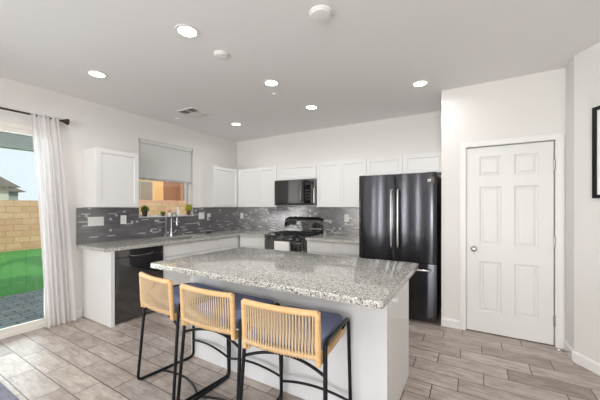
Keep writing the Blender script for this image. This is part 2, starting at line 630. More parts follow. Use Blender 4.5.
struct(obj('wall_pantry', bm, M['wall']), 'off-white wall around the pantry door', 'wall')
AX, AY = 5.01, -1.04
ddx, ddy = .574, -.819
BX, BY = AX + 1.75 * ddx, AY + 1.75 * ddy
struct(obj('wall_right', prism(NB(), [(AX, PY), (AX, AY), (BX, BY), (BX, REAR_Y), (6.2, REAR_Y), (6.2, PY)], 0, H), M['wall']), 'off-white angled wall at right with the framed picture', 'wall')
# unseen rear wall: wide window, plus three slits added for refrigerator streaks
bm = NB()
ops = [(.35, .50), (1.05, 1.30), (2.45, 2.60), (3.90, 5.70)]
x = -.15
for a, b in ops:
    box(bm, x, a, REAR_Y - .15, REAR_Y, 0, H)
    box(bm, a, b, REAR_Y - .15, REAR_Y, 0, .35)
    box(bm, a, b, REAR_Y - .15, REAR_Y, 2.35, H)
    x = b
box(bm, x, 6.2, REAR_Y - .15, REAR_Y, 0, H)
struct(obj('wall_rear', bm, M['wall']), 'off-white rear wall with a wide window and three added light slits', 'wall')

# baseboards
def baseboard(name, pts):
    bm = NB()
    for (xa, ya), (xb, yb) in zip(pts, pts[1:]):
        d = Vector((xb - xa, yb - ya, 0)); L = d.length; d.normalize()
        nrm = Vector((d.y, -d.x, 0))   # room side = right of travel
        prof = [(0, 0), (.014, 0), (.014, .075), (.009, .088), (.004, .095), (0, .095)]
        A = [bm.verts.new(Vector((xa, ya, z)) + nrm * o - d * 0) for o, z in prof]
        B = [bm.verts.new(Vector((xb, yb, z)) + nrm * o) for o, z in prof]
        for i in range(len(prof)):
            j = (i + 1) % len(prof)
            bm.faces.new((A[i], A[j], B[j], B[i]))
        bm.faces.new(A); bm.faces.new(list(reversed(B)))
    struct(obj(name, bm, M['trim']))
baseboard('baseboard_left', [(0, SL1 + .01), (0, -2.80)])
baseboard('baseboard_pantry', [(PX0, PY), (DX0 - .066, PY)])
baseboard('baseboard_right', [(DX1 + .066, PY), (AX, PY), (AX, AY), (BX, BY)])

# ------------------------------------------------------------------ pantry door
door = struct(thing('door_1', 'white six-panel pantry door with nickel knob', 'door', (DX0, PY, 0)))
dw_ = DX1 - DX0
pr = []
for xa, xb in ((.125, .325), (.435, .635)):
    pr += [(xa, xb, .225, .785 - .012), (xa, xb, .955, 1.605 - .012), (xa, xb, 1.72 - .012, 1.935 - .012)]
bm = NB()
panel_face(bm, dw_, DH - .012, .0, [(a, b, c, d) for a, b, c, d in pr], depth=.010, slope=.012, raise_w=.030, z0=.012)
# give the leaf its thickness behind the moulded face
for v in bm.verts:
    pass
bm2 = NB()
panel_face(bm2, dw_, DH - .012, .036, pr, depth=.010, slope=.012, raise_w=.030, z0=.012)
bm.free()
leaf = obj('door_leaf', bm2, M['door'], door, loc=(0, .040, 0))
bm = NB()
Rk = Matrix.Translation((.073, .004, .92)) @ Matrix.Rotation(PI / 2, 4, 'X')
lathe(bm, [(0, 0), (.030, 0), (.030, .004), (.024, .008), (.011, .010), (.010, .028), (.020, .034), (.027, .044), (.028, .054), (.022, .064), (.010, .068), (0, .068)], 24, Rk)
obj('door_knob', bm, M['nickel'], door, True)
for hz in (.254, 1.036, 1.80):
    bm = NB()
    box(bm, dw_ - .004, dw_ + .012, -.006, .004, hz - .045, hz + .045, .002)
    lathe(bm, [(0, -.05), (.006, -.05), (.006, .05), (0, .05)], 10, Matrix.Translation((dw_ + .004, -.006, hz)))
    obj('hinge', bm, M['nickel'], door)
bm = NB()
def casing(bm, x0, x1, z0, z1):
    box(bm, x0, x1, PY - .016, PY, z0, z1, .004)
casing(bm, DX0 - .062, DX0 - .004, 0, DH + .012)
casing(bm, DX1 + .016, DX1 + .074, 0, DH + .012)
casing(bm, DX0 - .062, DX1 + .074, DH + .012, DH + .07)
struct(obj('trim_1', bm, M['trim']), 'white casing round the pantry door', 'trim')

# ------------------------------------------------------------------ glass slider (left wall)
sl = struct(thing('door_2', 'white framed sliding glass patio door', 'door', (-.075, SL0, 0)))
Wd = SL1 - SL0
bm = NB()
box(bm, -.045, .070, 0, Wd, 0, .045)
box(bm, -.045, .070, 0, Wd, SLT - .05, SLT)
box(bm, -.045, .070, 0, .05, .045, SLT - .05)
box(bm, -.045, .070, Wd - .05, Wd, .045, SLT - .05)
obj('door_frame', bm, M['vinyl'], sl)
for i, (a, b, xo) in enumerate(((.05, Wd * .333 + .03, -.025), (Wd * .333 - .03, Wd * .666 + .03, .012), (Wd * .666 - .03, Wd - .05, .045))):
    bm = NB()
    z0, z1 = .045, SLT - .05
    box(bm, xo - .016, xo + .016, a, a + .05, z0, z1)
    box(bm, xo - .016, xo + .016, b - .05, b, z0, z1)
    box(bm, xo - .016, xo + .016, a + .05, b - .05, z0, z0 + .05)
    box(bm, xo - .016, xo + .016, a + .05, b - .05, z1 - .05, z1)
    sash = obj('sash', bm, M['vinyl'], sl)
    obj('glass_pane', box(NB(), xo - .004, xo + .004, a + .05, b - .05, z0 + .05, z1 - .05), M['glass2'], sash)

# ------------------------------------------------------------------ kitchen window with sill and shade
wn = struct(thing('window_1', 'kitchen window over the sink', 'window', (-.09, WN0, WNB)))
ww, wh = WN1 - WN0, WNT - WNB
bm = NB()
fr = .035
box(bm, -.03, .02, 0, fr, 0, wh); box(bm, -.03, .02, ww - fr, ww, 0, wh)
box(bm, -.03, .02, fr, ww - fr, 0, fr); box(bm, -.03, .02, fr, ww - fr, wh - fr, wh)
obj('window_frame', bm, M['vinyl'], wn)
obj('window_pane', box(NB(), -.008, -.002, fr, ww - fr, fr, wh - fr), M['glass'], wn)
obj('window_sill', box(NB(), .02, .112, 0, ww, 0, .012, .003), M['trim'], wn)

sh = thing('window_shade', 'pale grey pull-down shade over the upper kitchen window', 'window shade', (-.032, WN0 + .012, 0))
sw = ww - .024
obj('headrail', box(NB(), -.02, .024, 0, sw, WNT - .055, WNT - .001, .004), M['shade'], sh)
bm = NB()
n = 30
zt, zb = WNT - .055, 1.825
prev = None
for i in range(n + 1):
    z = zt + (zb - zt) * i / n
    xo = 0
    cur = [bm.verts.new((xo, .006, z)), bm.verts.new((xo, sw - .006, z))]
    if prev:
        bm.faces.new((prev[0], prev[1], cur[1], cur[0]))
    prev = cur
r_ = bmesh.ops.extrude_face_region(bm, geom=bm.faces[:])
for v in [g for g in r_['geom'] if isinstance(g, bmesh.types.BMVert)]:
    v.co.x -= .014
obj('shade_fabric', bm, M['shade'], sh)
obj('bottom_rail', box(NB(), -.018, .012, .004, sw - .004, 1.790, 1.825, .004), M['downspout'], sh)
for yy in (.13, sw * .5, sw - .13):
    obj('rail_clip', box(NB(), .008, .016, yy - .012, yy + .012, 1.786, 1.80, .002), M['plate'], sh)

# ------------------------------------------------------------------ backsplash
bm = NB()
BT, BB = 1.372, .914
t_ = .012
LB = -2.862
box(bm, 0, t_, LB, WN0 - .002, BB, BT)
box(bm, 0, t_, WN0 - .002, WN1 + .002, BB, WNB - .002)
box(bm, 0, t_, WN1 + .002, 0, BB, BT)
struct(obj('trim_2', bm, M['mos_left']), 'dark grey mosaic backsplash below the kitchen window', 'backsplash')
struct(obj('trim_3', box(NB(), t_, 2.93, -t_, 0, BB, BT + .02), M['mos_back']), 'grey mosaic backsplash behind the range', 'backsplash')

# ------------------------------------------------------------------ cabinets
def shaker(w, h, stile=.055):
    return panel_face(NB(), w, h, .019, [(stile, w - stile, stile, h - stile)], depth=.009, slope=.006)

def wall_cabinet(name, label, loc, rotz, w, h, d, doors, knob=None, group='white wall cabinets'):
    """root at the bottom-left of the back; +x along the wall, -y out into the room"""
    t = thing(name, label, 'cabinet', loc, rotz, group)
    obj('cabinet_body', box(NB(), 0, w, -(d - .021), 0, 0, h, .002), M['cab'], t)
    g = .004
    xs = [0]
    for f in doors:
        xs.append(xs[-1] + f * w)
    for a, b in zip(xs, xs[1:]):
        o = obj('door', shaker(b - a - g, h - g), M['cab'], t, loc=(a + g / 2, -(d - .0205), g / 2))
    return t

UB, UT, UD = 1.380, 2.105, .33
wall_cabinet('wall_cabinet', 'white single-door wall cabinet left of the kitchen window', (0, -2.785, UB), PI / 2, .522, UT - UB, UD, [1])
wall_cabinet('wall_cabinet', 'white wall cabinet between the kitchen window and the room corner', (0, -.935, UB), PI / 2, .603, UT - UB, UD, [1])
wall_cabinet('wall_cabinet', 'white two-door wall cabinet left of the microwave', (.332, 0, UB), 0, 1.240 - .332, UT - UB, UD, [.565, .435])
wall_cabinet('wall_cabinet', 'short white wall cabinet directly above the microwave', (1.244, 0, 1.848), 0, 2.040 - 1.244, UT - 1.848, UD, [1])
wall_cabinet('wall_cabinet', 'white two-door wall cabinet between microwave and refrigerator', (2.044, 0, UB), 0, 2.872 - 2.044, UT - UB, UD, [.5, .5])
wall_cabinet('wall_cabinet', 'short wide white wall cabinet above the refrigerator', (2.876, 0, 1.835), 0, 3.913 - 2.876, UT - 1.835, UD, [.5, .5])

def base_cabinet(name, label, loc, rotz, w, d, layout, group='white base cabinets', open_top=False):
    t = thing(name, label, 'cabinet', loc, rotz, group)
    bm = NB()
    if open_top:
        box(bm, 0, w, -(d - .021), -.03, .10, .66)
        box(bm, 0, w, -(d - .021), -(d - .06), .66, .874)
        box(bm, 0, .018, -(d - .06), -.03, .66, .874)
        box(bm, w - .018, w, -(d - .06), -.03, .66, .874)
    else:
        box(bm, 0, w, -(d - .021), -.03, .10, .874)
    box(bm, 0, w, -(d - .085), -.03, 0, .10)
    obj('cabinet_body', bm, M['cab'], t)
    xs = [0]
    for f in layout:
        xs.append(xs[-1] + f * w)
    for a, b in zip(xs, xs[1:]):
        obj('door', shaker(b - a - .005, .58), M['cab'], t, loc=(a + .0025, -(d - .0205), .11))
        obj('drawer_front', box(NB(), 0, b - a - .005, -.019, 0, 0, .160, .002), M['cab'], t, loc=(a + .0025, -(d - .0205), .70))
    return t
BD = .650
obj_end = tag(obj('end_panel', box(NB(), .001, .668, -2.785, -2.742, 0, .8735, .002), M['cab']),
              'tall white end panel closing the counter beside the dishwasher', 'cabinet panel')
base_cabinet('base_cabinet', 'white sink base cabinet right of the dishwasher', (0, -2.118, 0), PI / 2, 1.00, BD, [.5, .5], open_top=True)
base_cabinet('base_cabinet', 'white corner base cabinet between sink base and back wall', (0, -1.116, 0), PI / 2, 1.10, BD, [.42])
base_cabinet('base_cabinet', 'white base cabinet just left of the black range', (.674, 0, 0), 0, 1.245 - .674, BD, [1])
base_cabinet('base_cabinet', 'white base cabinet between the range and the refrigerator', (2.040, 0, 0), 0, 2.925 - 2.040, BD, [.5, .5])

# countertops
CT, CB = .914, .8745
CX = .690
bm = NB()
SX0, SX1, SY0, SY1 = .13, .54, -1.98, -1.22      # sink cut-out
y0, yc = -2.855, -.690
box(bm, t_ + .001, CX, y0, SY0, CB, CT)
box(bm, t_ + .001, SX0, SY0, SY1, CB, CT)
box(bm, SX1, CX, SY0, SY1, CB, CT)
box(bm, t_ + .001, CX, SY1, yc, CB, CT)
box(bm, t_ + .001, 1.246, yc, -t_ - .001, CB, CT)
bmesh.ops.remove_doubles(bm, verts=bm.verts, dist=1e-5)
tag(obj('countertop', bm, M['granite']), 'L-shaped speckled granite countertop holding the sink', 'countertop')
tag(obj('countertop', box(NB(), 2.038, 2.928, -.690, -t_ - .001, CB, CT, .004), M['granite']),
    'short granite countertop between the range and the refrigerator', 'countertop')

# sink
bm = NB()
o_ = rounded(SX0 - .004, SX1 + .004, SY0 - .004, SY1 + .004, .05)
rim = rounded(SX0 - .0035, SX1 + .0035, SY0 - .0035, SY1 + .0035, .05)
zs = [(.8742, 0), (.72, .006), (.70, .03)]
loops = []
for z, ins in zs:
    loops.append([bm.verts.new((x, y, z)) for x, y in rounded(SX0 - .004 + ins, SX1 + .004 - ins, SY0 - .004 + ins, SY1 + .004 - ins, .05)])
for A, B in zip(loops, loops[1:]):
    for i in range(len(A)):
        j = (i + 1) % len(A)
        bm.faces.new((A[i], A[j], B[j], B[i]))
bm.faces.new(loops[-1])
si = thing('kitchen_sink', 'stainless undermount sink below the kitchen window', 'sink', (0, 0, 0))
obj('basin', bm, M['steel'], si, True)
obj('drain', lathe(NB(), [(0, .7025), (.04, .7025), (.045, .7005), (0, .7005)], 20, Matrix.Translation(((SX0 + SX1) / 2, (SY0 + SY1) / 2, 0))), M['chrome'], si, True)

# faucet
fa = thing('faucet', 'tall chrome gooseneck faucet behind the sink', 'faucet', (.075, -1.59, CT))
obj('faucet_base', lathe(NB(), [(0, 0), (.027, 0), (.027, .006), (.020, .012), (.018, .05), (.014, .06), (0, .06)], 20), M['chrome'], fa, True)
pts = [(0, 0, .055), (0, 0, .28)]
for i in range(1, 13):
    a = PI - PI * i / 12 * 1.0
    pts.append((.085 + .085 * math.cos(a), -.02 * i / 12, .28 + .095 * math.sin(a)))
pts.append((.170, -.022, .255))
obj('spout', tube(NB(), pts, .0105, 12), M['chrome'], fa, True)
obj('spray_head', lathe(NB(), [(0, .165), (.013, .165), (.015, .175), (.0145, .25), (.0115, .262), (0, .262)], 16, Matrix.Translation((.170, -.022, 0))), M['chrome'], fa, True)
bm = NB()
tube(bm, [(0, .012, .045), (0, .05, .06), (.01, .085, .095)], .006, 10)
obj('faucet_handle', bm, M['chrome'], fa, True)

sd = thing('soap_dispenser', 'small clear-white soap dispenser bottle right of the faucet', 'soap dispenser', (-.032, -1.39, WNB + .012))
obj('bottle', lathe(NB(), [(0, 0), (.022, 0), (.024, .006), (.024, .09), (.018, .105), (.009, .11), (.009, .125), (0, .125)], 18), M['plate'], sd, True)
bm = NB()
lathe(bm, [(0, .125), (.010, .125), (.010, .135), (.004, .138), (.004, .158), (0, .158)], 12)
tube(bm, [(0, 0, .155), (.03, 0, .155), (.036, 0, .15)], .004, 8)
obj('pump', bm, M['chrome'], sd, True)

tag(obj('dish', lathe(NB(), [(0, 0), (.045, 0), (.055, .012), (.058, .022), (.053, .022), (.045, .008), (0, .006)], 20, Matrix.Translation((.14, -.88, CT))), M['dark'], None, True),
    'small dark dish on the counter near the room corner', 'dish')

# ------------------------------------------------------------------ dishwasher
dwx = thing('dishwasher', 'black built-in dishwasher beside the white end panel', 'dishwasher', (0, -2.738, 0), PI / 2)
D = .672; w = .612
bm = NB(); box(bm, 0, w, -(D - .05), -.02, .10, .872); box(bm, .01, w - .01, -(D - .10), -.02, 0, .10)
obj('dishwasher_body', bm, M['dark'], dwx)
bm = NB()
# door with a pocket handle: profile swept across the width
box(bm, .004, w - .004, -D, -(D - .05), .11, .775, .006)
obj('door', bm, M['dw'], dwx)
bm = NB()
box(bm, .004, w - .004, -D, -(D - .05), .779, .868, .006)
pn = obj('control_panel', bm, M['dw'], dwx)
bm = NB()
pts = [(.15, -D + .002, .800), (.20, -D - .010, .783), (.306, -D - .014, .778), (.41, -D - .010, .783), (.462, -D + .002, .800)]
tube(bm, fillet(pts, .05, 4), .010, 10, flat=1.4)
obj('handle', bm, M['darkmetal'], dwx, True)
obj('kick_plate', box(NB(), .01, w - .01, -(D - .03), -(D - .06), .015, .105, .003), M['dw'], dwx)

# ------------------------------------------------------------------ range
rg = thing('gas_range', 'black freestanding gas range between the base cabinets', 'stove', (1.249, 0, 0))
w = 2.034 - 1.249
RD = .675
obj('range_body', box(NB(), 0, w, -RD + .03, -.02, .02, .900, .004), M['black'], rg)
bm = NB()
box(bm, 0, w, -RD, -.02, .900, .922, .008)
obj('cooktop', bm, M['black'], rg)
bm = NB()
A = [(-.02, .90), (-.085, .90), (-.080, 1.10), (-.060, 1.19), (-.045, 1.205), (-.02, 1.205)]
# backguard with rounded shoulders: stack of slices along x
nx = 18
rows = []
for i in range(nx + 1):
    u = i / nx
    xx = -.0 + w * u
    e = min(u, 1 - u) * w
    s = 1 if e > .10 else .84 + .16 * math.sin(PI / 2 * e / .10)
    rows.append([bm.verts.new((xx, y, .922 + (z - .922) * s if z > .93 else z)) for y, z in A])
for a, b in zip(rows, rows[1:]):
    for i in range(len(A)):
        j = (i + 1) % len(A)
        bm.faces.new((a[i], a[j], b[j], b[i]))
bm.faces.new(rows[0]); bm.faces.new(list(reversed(rows[-1])))
bg = obj('backguard', bm, M['black'], rg, True)
obj('display', box(NB(), w / 2 - .13, w / 2 + .13, -.0855, -.078, 1.03, 1.13, .002), M['bglass'], bg)
for xo in (-.02, .03):
    obj('indicator', box(NB(), w / 2 + xo - .007, w / 2 + xo + .007, -.088, -.082, 1.12, 1.135, .001), M['plate'], bg)
for a, b in ((.03, .25), (w - .25, w - .03)):
    obj('vent_strip', box(NB(), a, b, -.092, -.082, .995, 1.008, .003), M['steel'], bg)
for gx in (.035, w / 2 - .12, w - .275):
    bm = NB()
    x0_, x1_ = gx, gx + .24
    for yy in (-.62, -.12):
        tube(bm, [(x0_, yy, .945), (x1_, yy, .945)], .007, 6)
    for xx in (x0_, x1_):
        tube(bm, [(xx, -.62, .945), (xx, -.12, .945)], .007, 6)
    for yy in (-.50, -.37, -.24):
        tube(bm, [(x0_, yy, .948), (x1_, yy, .948)], .006, 6)
    tube(bm, [((x0_ + x1_) / 2, -.62, .948), ((x0_ + x1_) / 2, -.12, .948)], .006, 6)
    for xx in (x0_, x1_):
        for yy in (-.62, -.12):
            tube(bm, [(xx, yy, .921), (xx, yy, .945)], .006, 6)
    obj('grate', bm, M['iron'], rg)
for bx in (.155, w - .155):
    for by in (-.50, -.22):
        obj('burner', lathe(NB(), [(0, .921), (.05, .921), (.05, .930), (.036, .932), (.034, .940), (0, .941)], 20, Matrix.Translation((bx, by, 0))), M['iron'], rg, True)
obj('front_panel', box(NB(), .002, w - .002, -RD - .004, -RD + .03, .853, .899, .006), M['black'], rg)
for kx in (.09, .20, w - .20, w - .09, w / 2):
    obj('control_knob', lathe(NB(), [(0, 0), (.019, 0), (.019, .006), (.016, .010), (.015, .028), (0, .029)], 16, Matrix.Translation((kx, -RD - .004, .876)) @ Matrix.Rotation(PI / 2, 4, 'X')), M['dark'], rg, True)
od = obj('oven_door', box(NB(), .004, w - .004, -RD - .012, -RD + .03, .21, .848, .006), M['black'], rg)
obj('oven_window', box(NB(), .12, w - .12, -RD - .0135, -RD - .011, .40, .70, .001), M['bglass'], od)
bm = NB()
tube(bm, fillet([(.06, -RD - .01, .815), (.06, -RD - .055, .815), (w - .06, -RD - .055, .815), (w - .06, -RD - .01, .815)], .02, 4), .011, 10)
obj('oven_handle', bm, M['black'], od, True)
obj('drawer', box(NB(), .004, w - .004, -RD - .008, -RD + .03, .04, .20, .006), M['black'], rg)

# ------------------------------------------------------------------ microwave
mw = thing('microwave', 'black over-the-range microwave with handle on its door', 'microwave', (1.249, 0, 1.412))
w = 2.036 - 1.249; h = 1.844 - 1.412; D = .40
obj('microwave_body', box(NB(), 0, w, -(D - .03), -.001, 0, h, .004), M['black'], mw)
dr = obj('door', box(NB(), .002, w * .74, -D, -(D - .032), .035, h - .004, .005), M['black'], mw)
obj('door_window', box(NB(), .05, w * .74 - .075, -D - .0015, -D + .003, .085, h - .07, .001), M['bglass'], dr)
bm = NB()
tube(bm, fillet([(w * .74 - .03, -D + .002, .07), (w * .74 - .03, -D - .035, .07), (w * .74 - .03, -D - .035, h - .05), (w * .74 - .03, -D + .002, h - .05)], .018, 4), .009, 10)
obj('door_handle', bm, M['black'], dr, True)
cp = obj('control_panel', box(NB(), w * .74 + .003, w - .002, -D, -(D - .032), .035, h - .004, .005), M['bglass'], mw)
obj('display', box(NB(), w * .79, w * .96, -D - .0012, -D + .002, h - .10, h - .055, .001), M['dark'], cp)
for r_i in range(4):
    for c_i in range(3):
        obj('button', box(NB(), w * .79 + c_i * .048, w * .79 + c_i * .048 + .034, -D - .001, -D + .002, .08 + r_i * .05, .08 + r_i * .05 + .030, .001), M['dark'], cp)
obj('vent_grille', box(NB(), .002, w - .002, -D, -(D - .032), .002, .032, .004), M['dark'], mw)

# ------------------------------------------------------------------ refrigerator
fx0, fx1 = 2.935, 3.874
fg = thing('refrigerator', 'black stainless French-door refrigerator with bottom freezer', 'refrigerator', (fx0, -.04, 0))
w = fx1 - fx0
FD = .80      # front of doors below local y
obj('cabinet_shell', box(NB(), .004, w - .004, -(FD - .075), 0, .03, 1.765, .006), M['dark'], fg)
def curved_door(a, b, z0, z1, bow=.008):
    bm = NB()
    n = 16
    top, bot = [], []
    pts = []
    for i in range(n + 1):
        u = i / n
        e = min(u, 1 - u) * (b - a)
        yy = -(FD - bow) - bow * (1 - (2 * u - 1) ** 2)
        if e < .012:
            yy += .010 * (1 - e / .012)
        pts.append((a + (b - a) * u, yy))
    back = [(b, -(FD - .068)), (a, -(FD - .068))]
    prism(bm, pts + back, z0, z1, .004, 2)
    return bm
SPL = .712
def fridge_door(a, b, hx):
    d = obj('door', curved_door(a, b, SPL + .006, 1.790), M['fridge'], fg, True)
    hy = -FD - .045
    bm = NB()
    tube(bm, fillet([(hx, -FD + .004, .875), (hx, hy, .890), (hx, hy, 1.585), (hx, -FD + .004, 1.60)], .03, 4), .0115, 12)
    obj('handle', bm, M['steel'], d, True)
    return d
mid = w / 2
fridge_door(.002, mid - .003, mid - .040)
rd = fridge_door(mid + .003, w - .002, mid + .040)
bdg = obj('badge', box(NB(), w - .135, w - .025, -FD + .003, -FD + .008, 1.655, 1.735, .001), M['bglass'], rd)
bm = NB()
for sx in (-1, 1):
    tube(bm, [(w - .080 - sx * .018, -FD + .0025, 1.679), (w - .080 + sx * .018, -FD + .0025, 1.711)], .005, 6)
obj('badge_mark', bm, M['plate'], bdg)
fz = obj('freezer_drawer', curved_door(.002, w - .002, .075, SPL - .004), M['fridge'], fg, True)
bm = NB()
tube(bm, fillet([(.07, -FD + .006, .640), (.07, -FD - .045, .640), (w - .07, -FD - .045, .640), (w - .07, -FD + .006, .640)], .03, 4), .012, 12)
obj('handle', bm, M['steel'], fz, True)
for hx in (.06, w - .06):
    obj('hinge_cover', box(NB(), hx - .045, hx + .045, -FD + .015, -FD + .13, 1.7655, 1.795, .006), M['dark'], fg)
obj('toe_grille', box(NB(), .01, w - .01, -(FD - .09), -(FD - .12), .0, .07, .003), M['dark'], fg)

# ------------------------------------------------------------------ island
IX0, IX1, IY0, IY1 = 1.975, 3.778, -2.722, -2.02
il = thing('kitchen_island', 'white kitchen island base under the granite slab', 'kitchen island', (0, 0, 0))
obj('island_body', box(NB(), IX0, IX1 - .018, IY0 + .018, IY1 - .02, 0, .8735), M['cab'], il)
obj('seating_panel', box(NB(), IX0, IX1, IY0, IY0 + .018, 0, .8735, .0015), M['island'], il)
obj('side_panel', box(NB(), IX1 - .018, IX1, IY0 + .0185, IY1, 0, .8735, .0015), M['cab'], il)
for k in range(3):
    a = IX0 + .005 + k * (IX1 - IX0 - .03) / 3
    b = a + (IX1 - IX0 - .03) / 3 - .005
    d = obj('door', shaker(b - a, .74), M['cab'], il, rotz=PI, loc=(b, IY1 - .019, .11))
kb = obj('latch_knob', lathe(NB(), [(0, 0), (.017, 0), (.017, .004), (.008, .008), (.008, .014), (.015, .020), (.015, .026), (0, .029)], 18, Matrix.Translation((IX1, -2.55, .765)) @ Matrix.Rotation(PI / 2, 4, 'Y')), M['plate'], il, True)
bm = NB()
prism(bm, rounded(1.901, 3.846, -3.086, -1.950, .022, 5), CB, CT, .010, 3)
tag(obj('island_countertop', bm, M['granite'], None, True), 'large speckled granite slab on top of the white island', 'countertop')

# ------------------------------------------------------------------ bar stools
def make_stool(label):
    t = thing('bar_stool', label, 'bar stool', (0, 0, 0), 0, 'bar stools along the island')
    X, YF, YR, R = .252, .232, -.205, .0112
    for s in (-1, 1):
        pts = [(s * (X + .012), YR - .045, R), (s * X, YF, R), (s * (X - .014), YF - .008, .684), (s * (X - .010), YR + .01, .708)]
        bm = NB()
        tube(bm, fillet(pts, .040, 6, True), R, 10, closed=True)
        obj('side_frame', bm, M['powder'], t, True)
    def arc(y0, bow, z, rise, xx, n=16):
        return [(-xx + 2 * xx * i / n, y0 + bow * (1 - (2 * i / n - 1) ** 2), z + rise * (1 - (2 * i / n - 1) ** 2)) for i in range(n + 1)]
    obj('footrest', tube(NB(), arc(YF - .004, -.01, .155, .038, X - .004), .0085, 10), M['powder'], t, True)
    obj('rear_bar', tube(NB(), arc(YR + .004, .03, .536, .045, X - .006), .0085, 10), M['powder'], t, True)
    obj('floor_bar', tube(NB(), arc(-.06, .06, .010, 0, X), .0080, 10), M['powder'], t, True)
    # wooden seat frame
    bm = NB()
    for s in (-1, 1):
        tube(bm, [(s * .214, YR - .02, .608), (s * .214, YF - .035, .618)], .017, 8, flat=1.2)
    tube(bm, [(-.214, YF - .035, .618), (.214, YF - .035, .618)], .016, 8)
    tube(bm, [(-.214, YR + .03, .610), (.214, YR + .03, .610)], .016, 8)
    obj('seat_frame', bm, M['oak'], t, True)
    for s in (-1, 1):
        obj('frame_bolt', tube(NB(), [(s * .218, YF - .075, .632), (s * .240, YF - .075, .672)], .006, 8), M['powder'], t, True)
        obj('frame_bolt', tube(NB(), [(s * .218, YR + .055, .628), (s * .242, YR + .055, .690)], .006, 8), M['powder'], t, True)
    # cushion: softened slab
    bm = NB()
    prism(bm, rounded(-.212, .212, YR + .002, YF - .010, .030, 5), .640, .699, .018, 4)
    for v in bm.verts:
        if v.co.z > .682:
            v.co.z += .006 * max(0, 1 - (v.co.x / .24) ** 2) * max(0, 1 - (v.co.y / .26) ** 2)
    obj('cushion', bm, M['blue'], t, True)
    # backrest
    def back(u, z):          # u in -1..1
        return Vector((u * .220, YR - .026 - .022 * (1 - u * u) - (z - .6) * .05, z))
    for s in (-1, 1):
        pr_ = [back(s, z) for z in (.600, .66, .72, .80, .866)]
        obj('back_post', tube(NB(), pr_, .016, 10, radii=[.014, .016, .016, .016, .016]), M['oak'], t, True)
    n = 18
    obj('top_rail', tube(NB(), [back(-1 + 2 * i / n, .860) for i in range(n + 1)], .0165, 10), M['oak'], t, True)
    obj('bottom_rail', tube(NB(), [back(-1 + 2 * i / n, .643) for i in range(n + 1)], .014, 10), M['oak'], t, True)
    bm = NB()
    nc = 24
    for i in range(nc):
        u = -.90 + 1.80 * i / (nc - 1)
        for off, sk in ((-.011, .012), (.011, -.012)):
            p0, p1 = back(u - sk, .643), back(u + sk, .860)
            tube(bm, [p0 + Vector((0, off, 0)), (p0 + p1) / 2 + Vector((0, off * .6, 0)), p1 + Vector((0, off, 0))], .0034, 6)
        c0 = back(u, .643)
        ring = [c0 + Vector((0, .0155 * math.cos(q * PI / 4), .0155 * math.sin(q * PI / 4))) for q in range(8)]
        tube(bm, ring, .0036, 5, closed=True)
    obj('cord_weave', bm, M['cord'], t, True)
    return t
st = make_stool('bar stool nearest the dishwasher, leftmost of the three corded stools')
st.location = (2.243, -2.995, 0)
st.rotation_euler = (0, 0, math.radians(-6.5))
dup(st, (2.790, -3.027, 0), math.radians(1), 'middle bar stool of the three, between two matching corded stools')
dup(st, (3.338, -3.043, 0), math.radians(5), 'rightmost bar stool, its whole blue cushion side showing')

# ------------------------------------------------------------------ curtain and rod
cr = thing('curtain_rod', 'dark bronze curtain rod above the sliding door', 'curtain rod', (.085, 0, 0))
RZ = 2.395
obj('rod', tube(NB(), [(0, -6.45, RZ), (0, -3.045, RZ)], .011, 12), M['bronze'], cr, True)
obj('finial', lathe(NB(), [(0, 0), (.012, 0), (.014, .012), (.026, .045), (.036, .068), (.036, .078), (0, .082)], 18, Matrix.Translation((0, -3.05, RZ)) @ Matrix.Rotation(-PI / 2, 4, 'X')), M['bronze'], cr, True)
bm = NB()
tube(bm, [(0, -3.055, RZ - .004), (-.03, -3.055, RZ - .03), (-.085, -3.055, RZ - .045)], .007, 8)
box(bm, -.085, -.077, -3.075, -3.035, RZ - .09, RZ - .01, .002)
obj('bracket', bm, M['bronze'], cr, True)
bm = NB()
NY, NZ = 120, 26
grid = []
for j in range(NZ + 1):
    v = j / NZ
    z = .012 + (RZ + .022 - .012) * v
    k_ = (1 - v) ** .8
    ya = -3.325 + k_ * .135
    yb = -3.062 + k_ * .17
    row = []
    for i in range(NY + 1):
        u = i / NY
        amp = .008 + .013 * k_
        ph = 2 * PI * (6.8 * u + .35 * math.sin(2.6 * u + 1.3)) + .9 * (1 - v) * math.sin(3 * u)
        xo = .085 + amp * math.sin(ph) + .010 * math.sin(2 * PI * 2.3 * u + 1.7 * v)
        top = max(0, (v - .965) / .035)
        xo = xo * (1 - top) + (.103 + .004 * math.sin(ph)) * top
        row.append(bm.verts.new((max(.02, xo), ya + (yb - ya) * u + .004 * math.sin(ph * .5 + 3 * v), z)))
    grid.append(row)
for a, b in zip(grid, grid[1:]):
    for i in range(NY):
        bm.faces.new((a[i], a[i + 1], b[i + 1], b[i]))
tag(obj('curtain', bm, M['curtain'], None, True), 'sheer white floor-length curtain gathered beside the sliding door', 'curtain')

# ------------------------------------------------------------------ outlets and switches
def plate(name, label, cat, loc, rotz, w, h, kind):
    t = thing(name, label, cat, loc, rotz)
    obj('cover_plate', box(NB(), -w / 2, w / 2, -.006, 0, -h / 2, h / 2, .002), M['plate'], t)
    if kind == 'outlet':
        for zz in (-.024, .024):
            f = obj('socket', box(NB(), -.016, .016, -.0075, -.005, zz - .014, zz + .014, .002), M['plate'], t)
            bm = NB()
            for xx in (-.006, .006):
                box(bm, xx - .001, xx + .001, -.0078, -.0070, zz - .002, zz + .007)
            obj('slot', bm, M['slot'], f)
    else:
        n = kind
        for i in range(n):
            xx = (i - (n - 1) / 2) * .046
            obj('rocker', box(NB(), xx - .016, xx + .016, -.009, -.005, -.033, .033, .002), M['plate'], t)
    return t
bx_ = t_ + .0002
plate('switch_plate', 'wide white switch plate at the left end of the backsplash', 'switch', (bx_, -2.645, 1.195), PI / 2, .185, .118, 3)
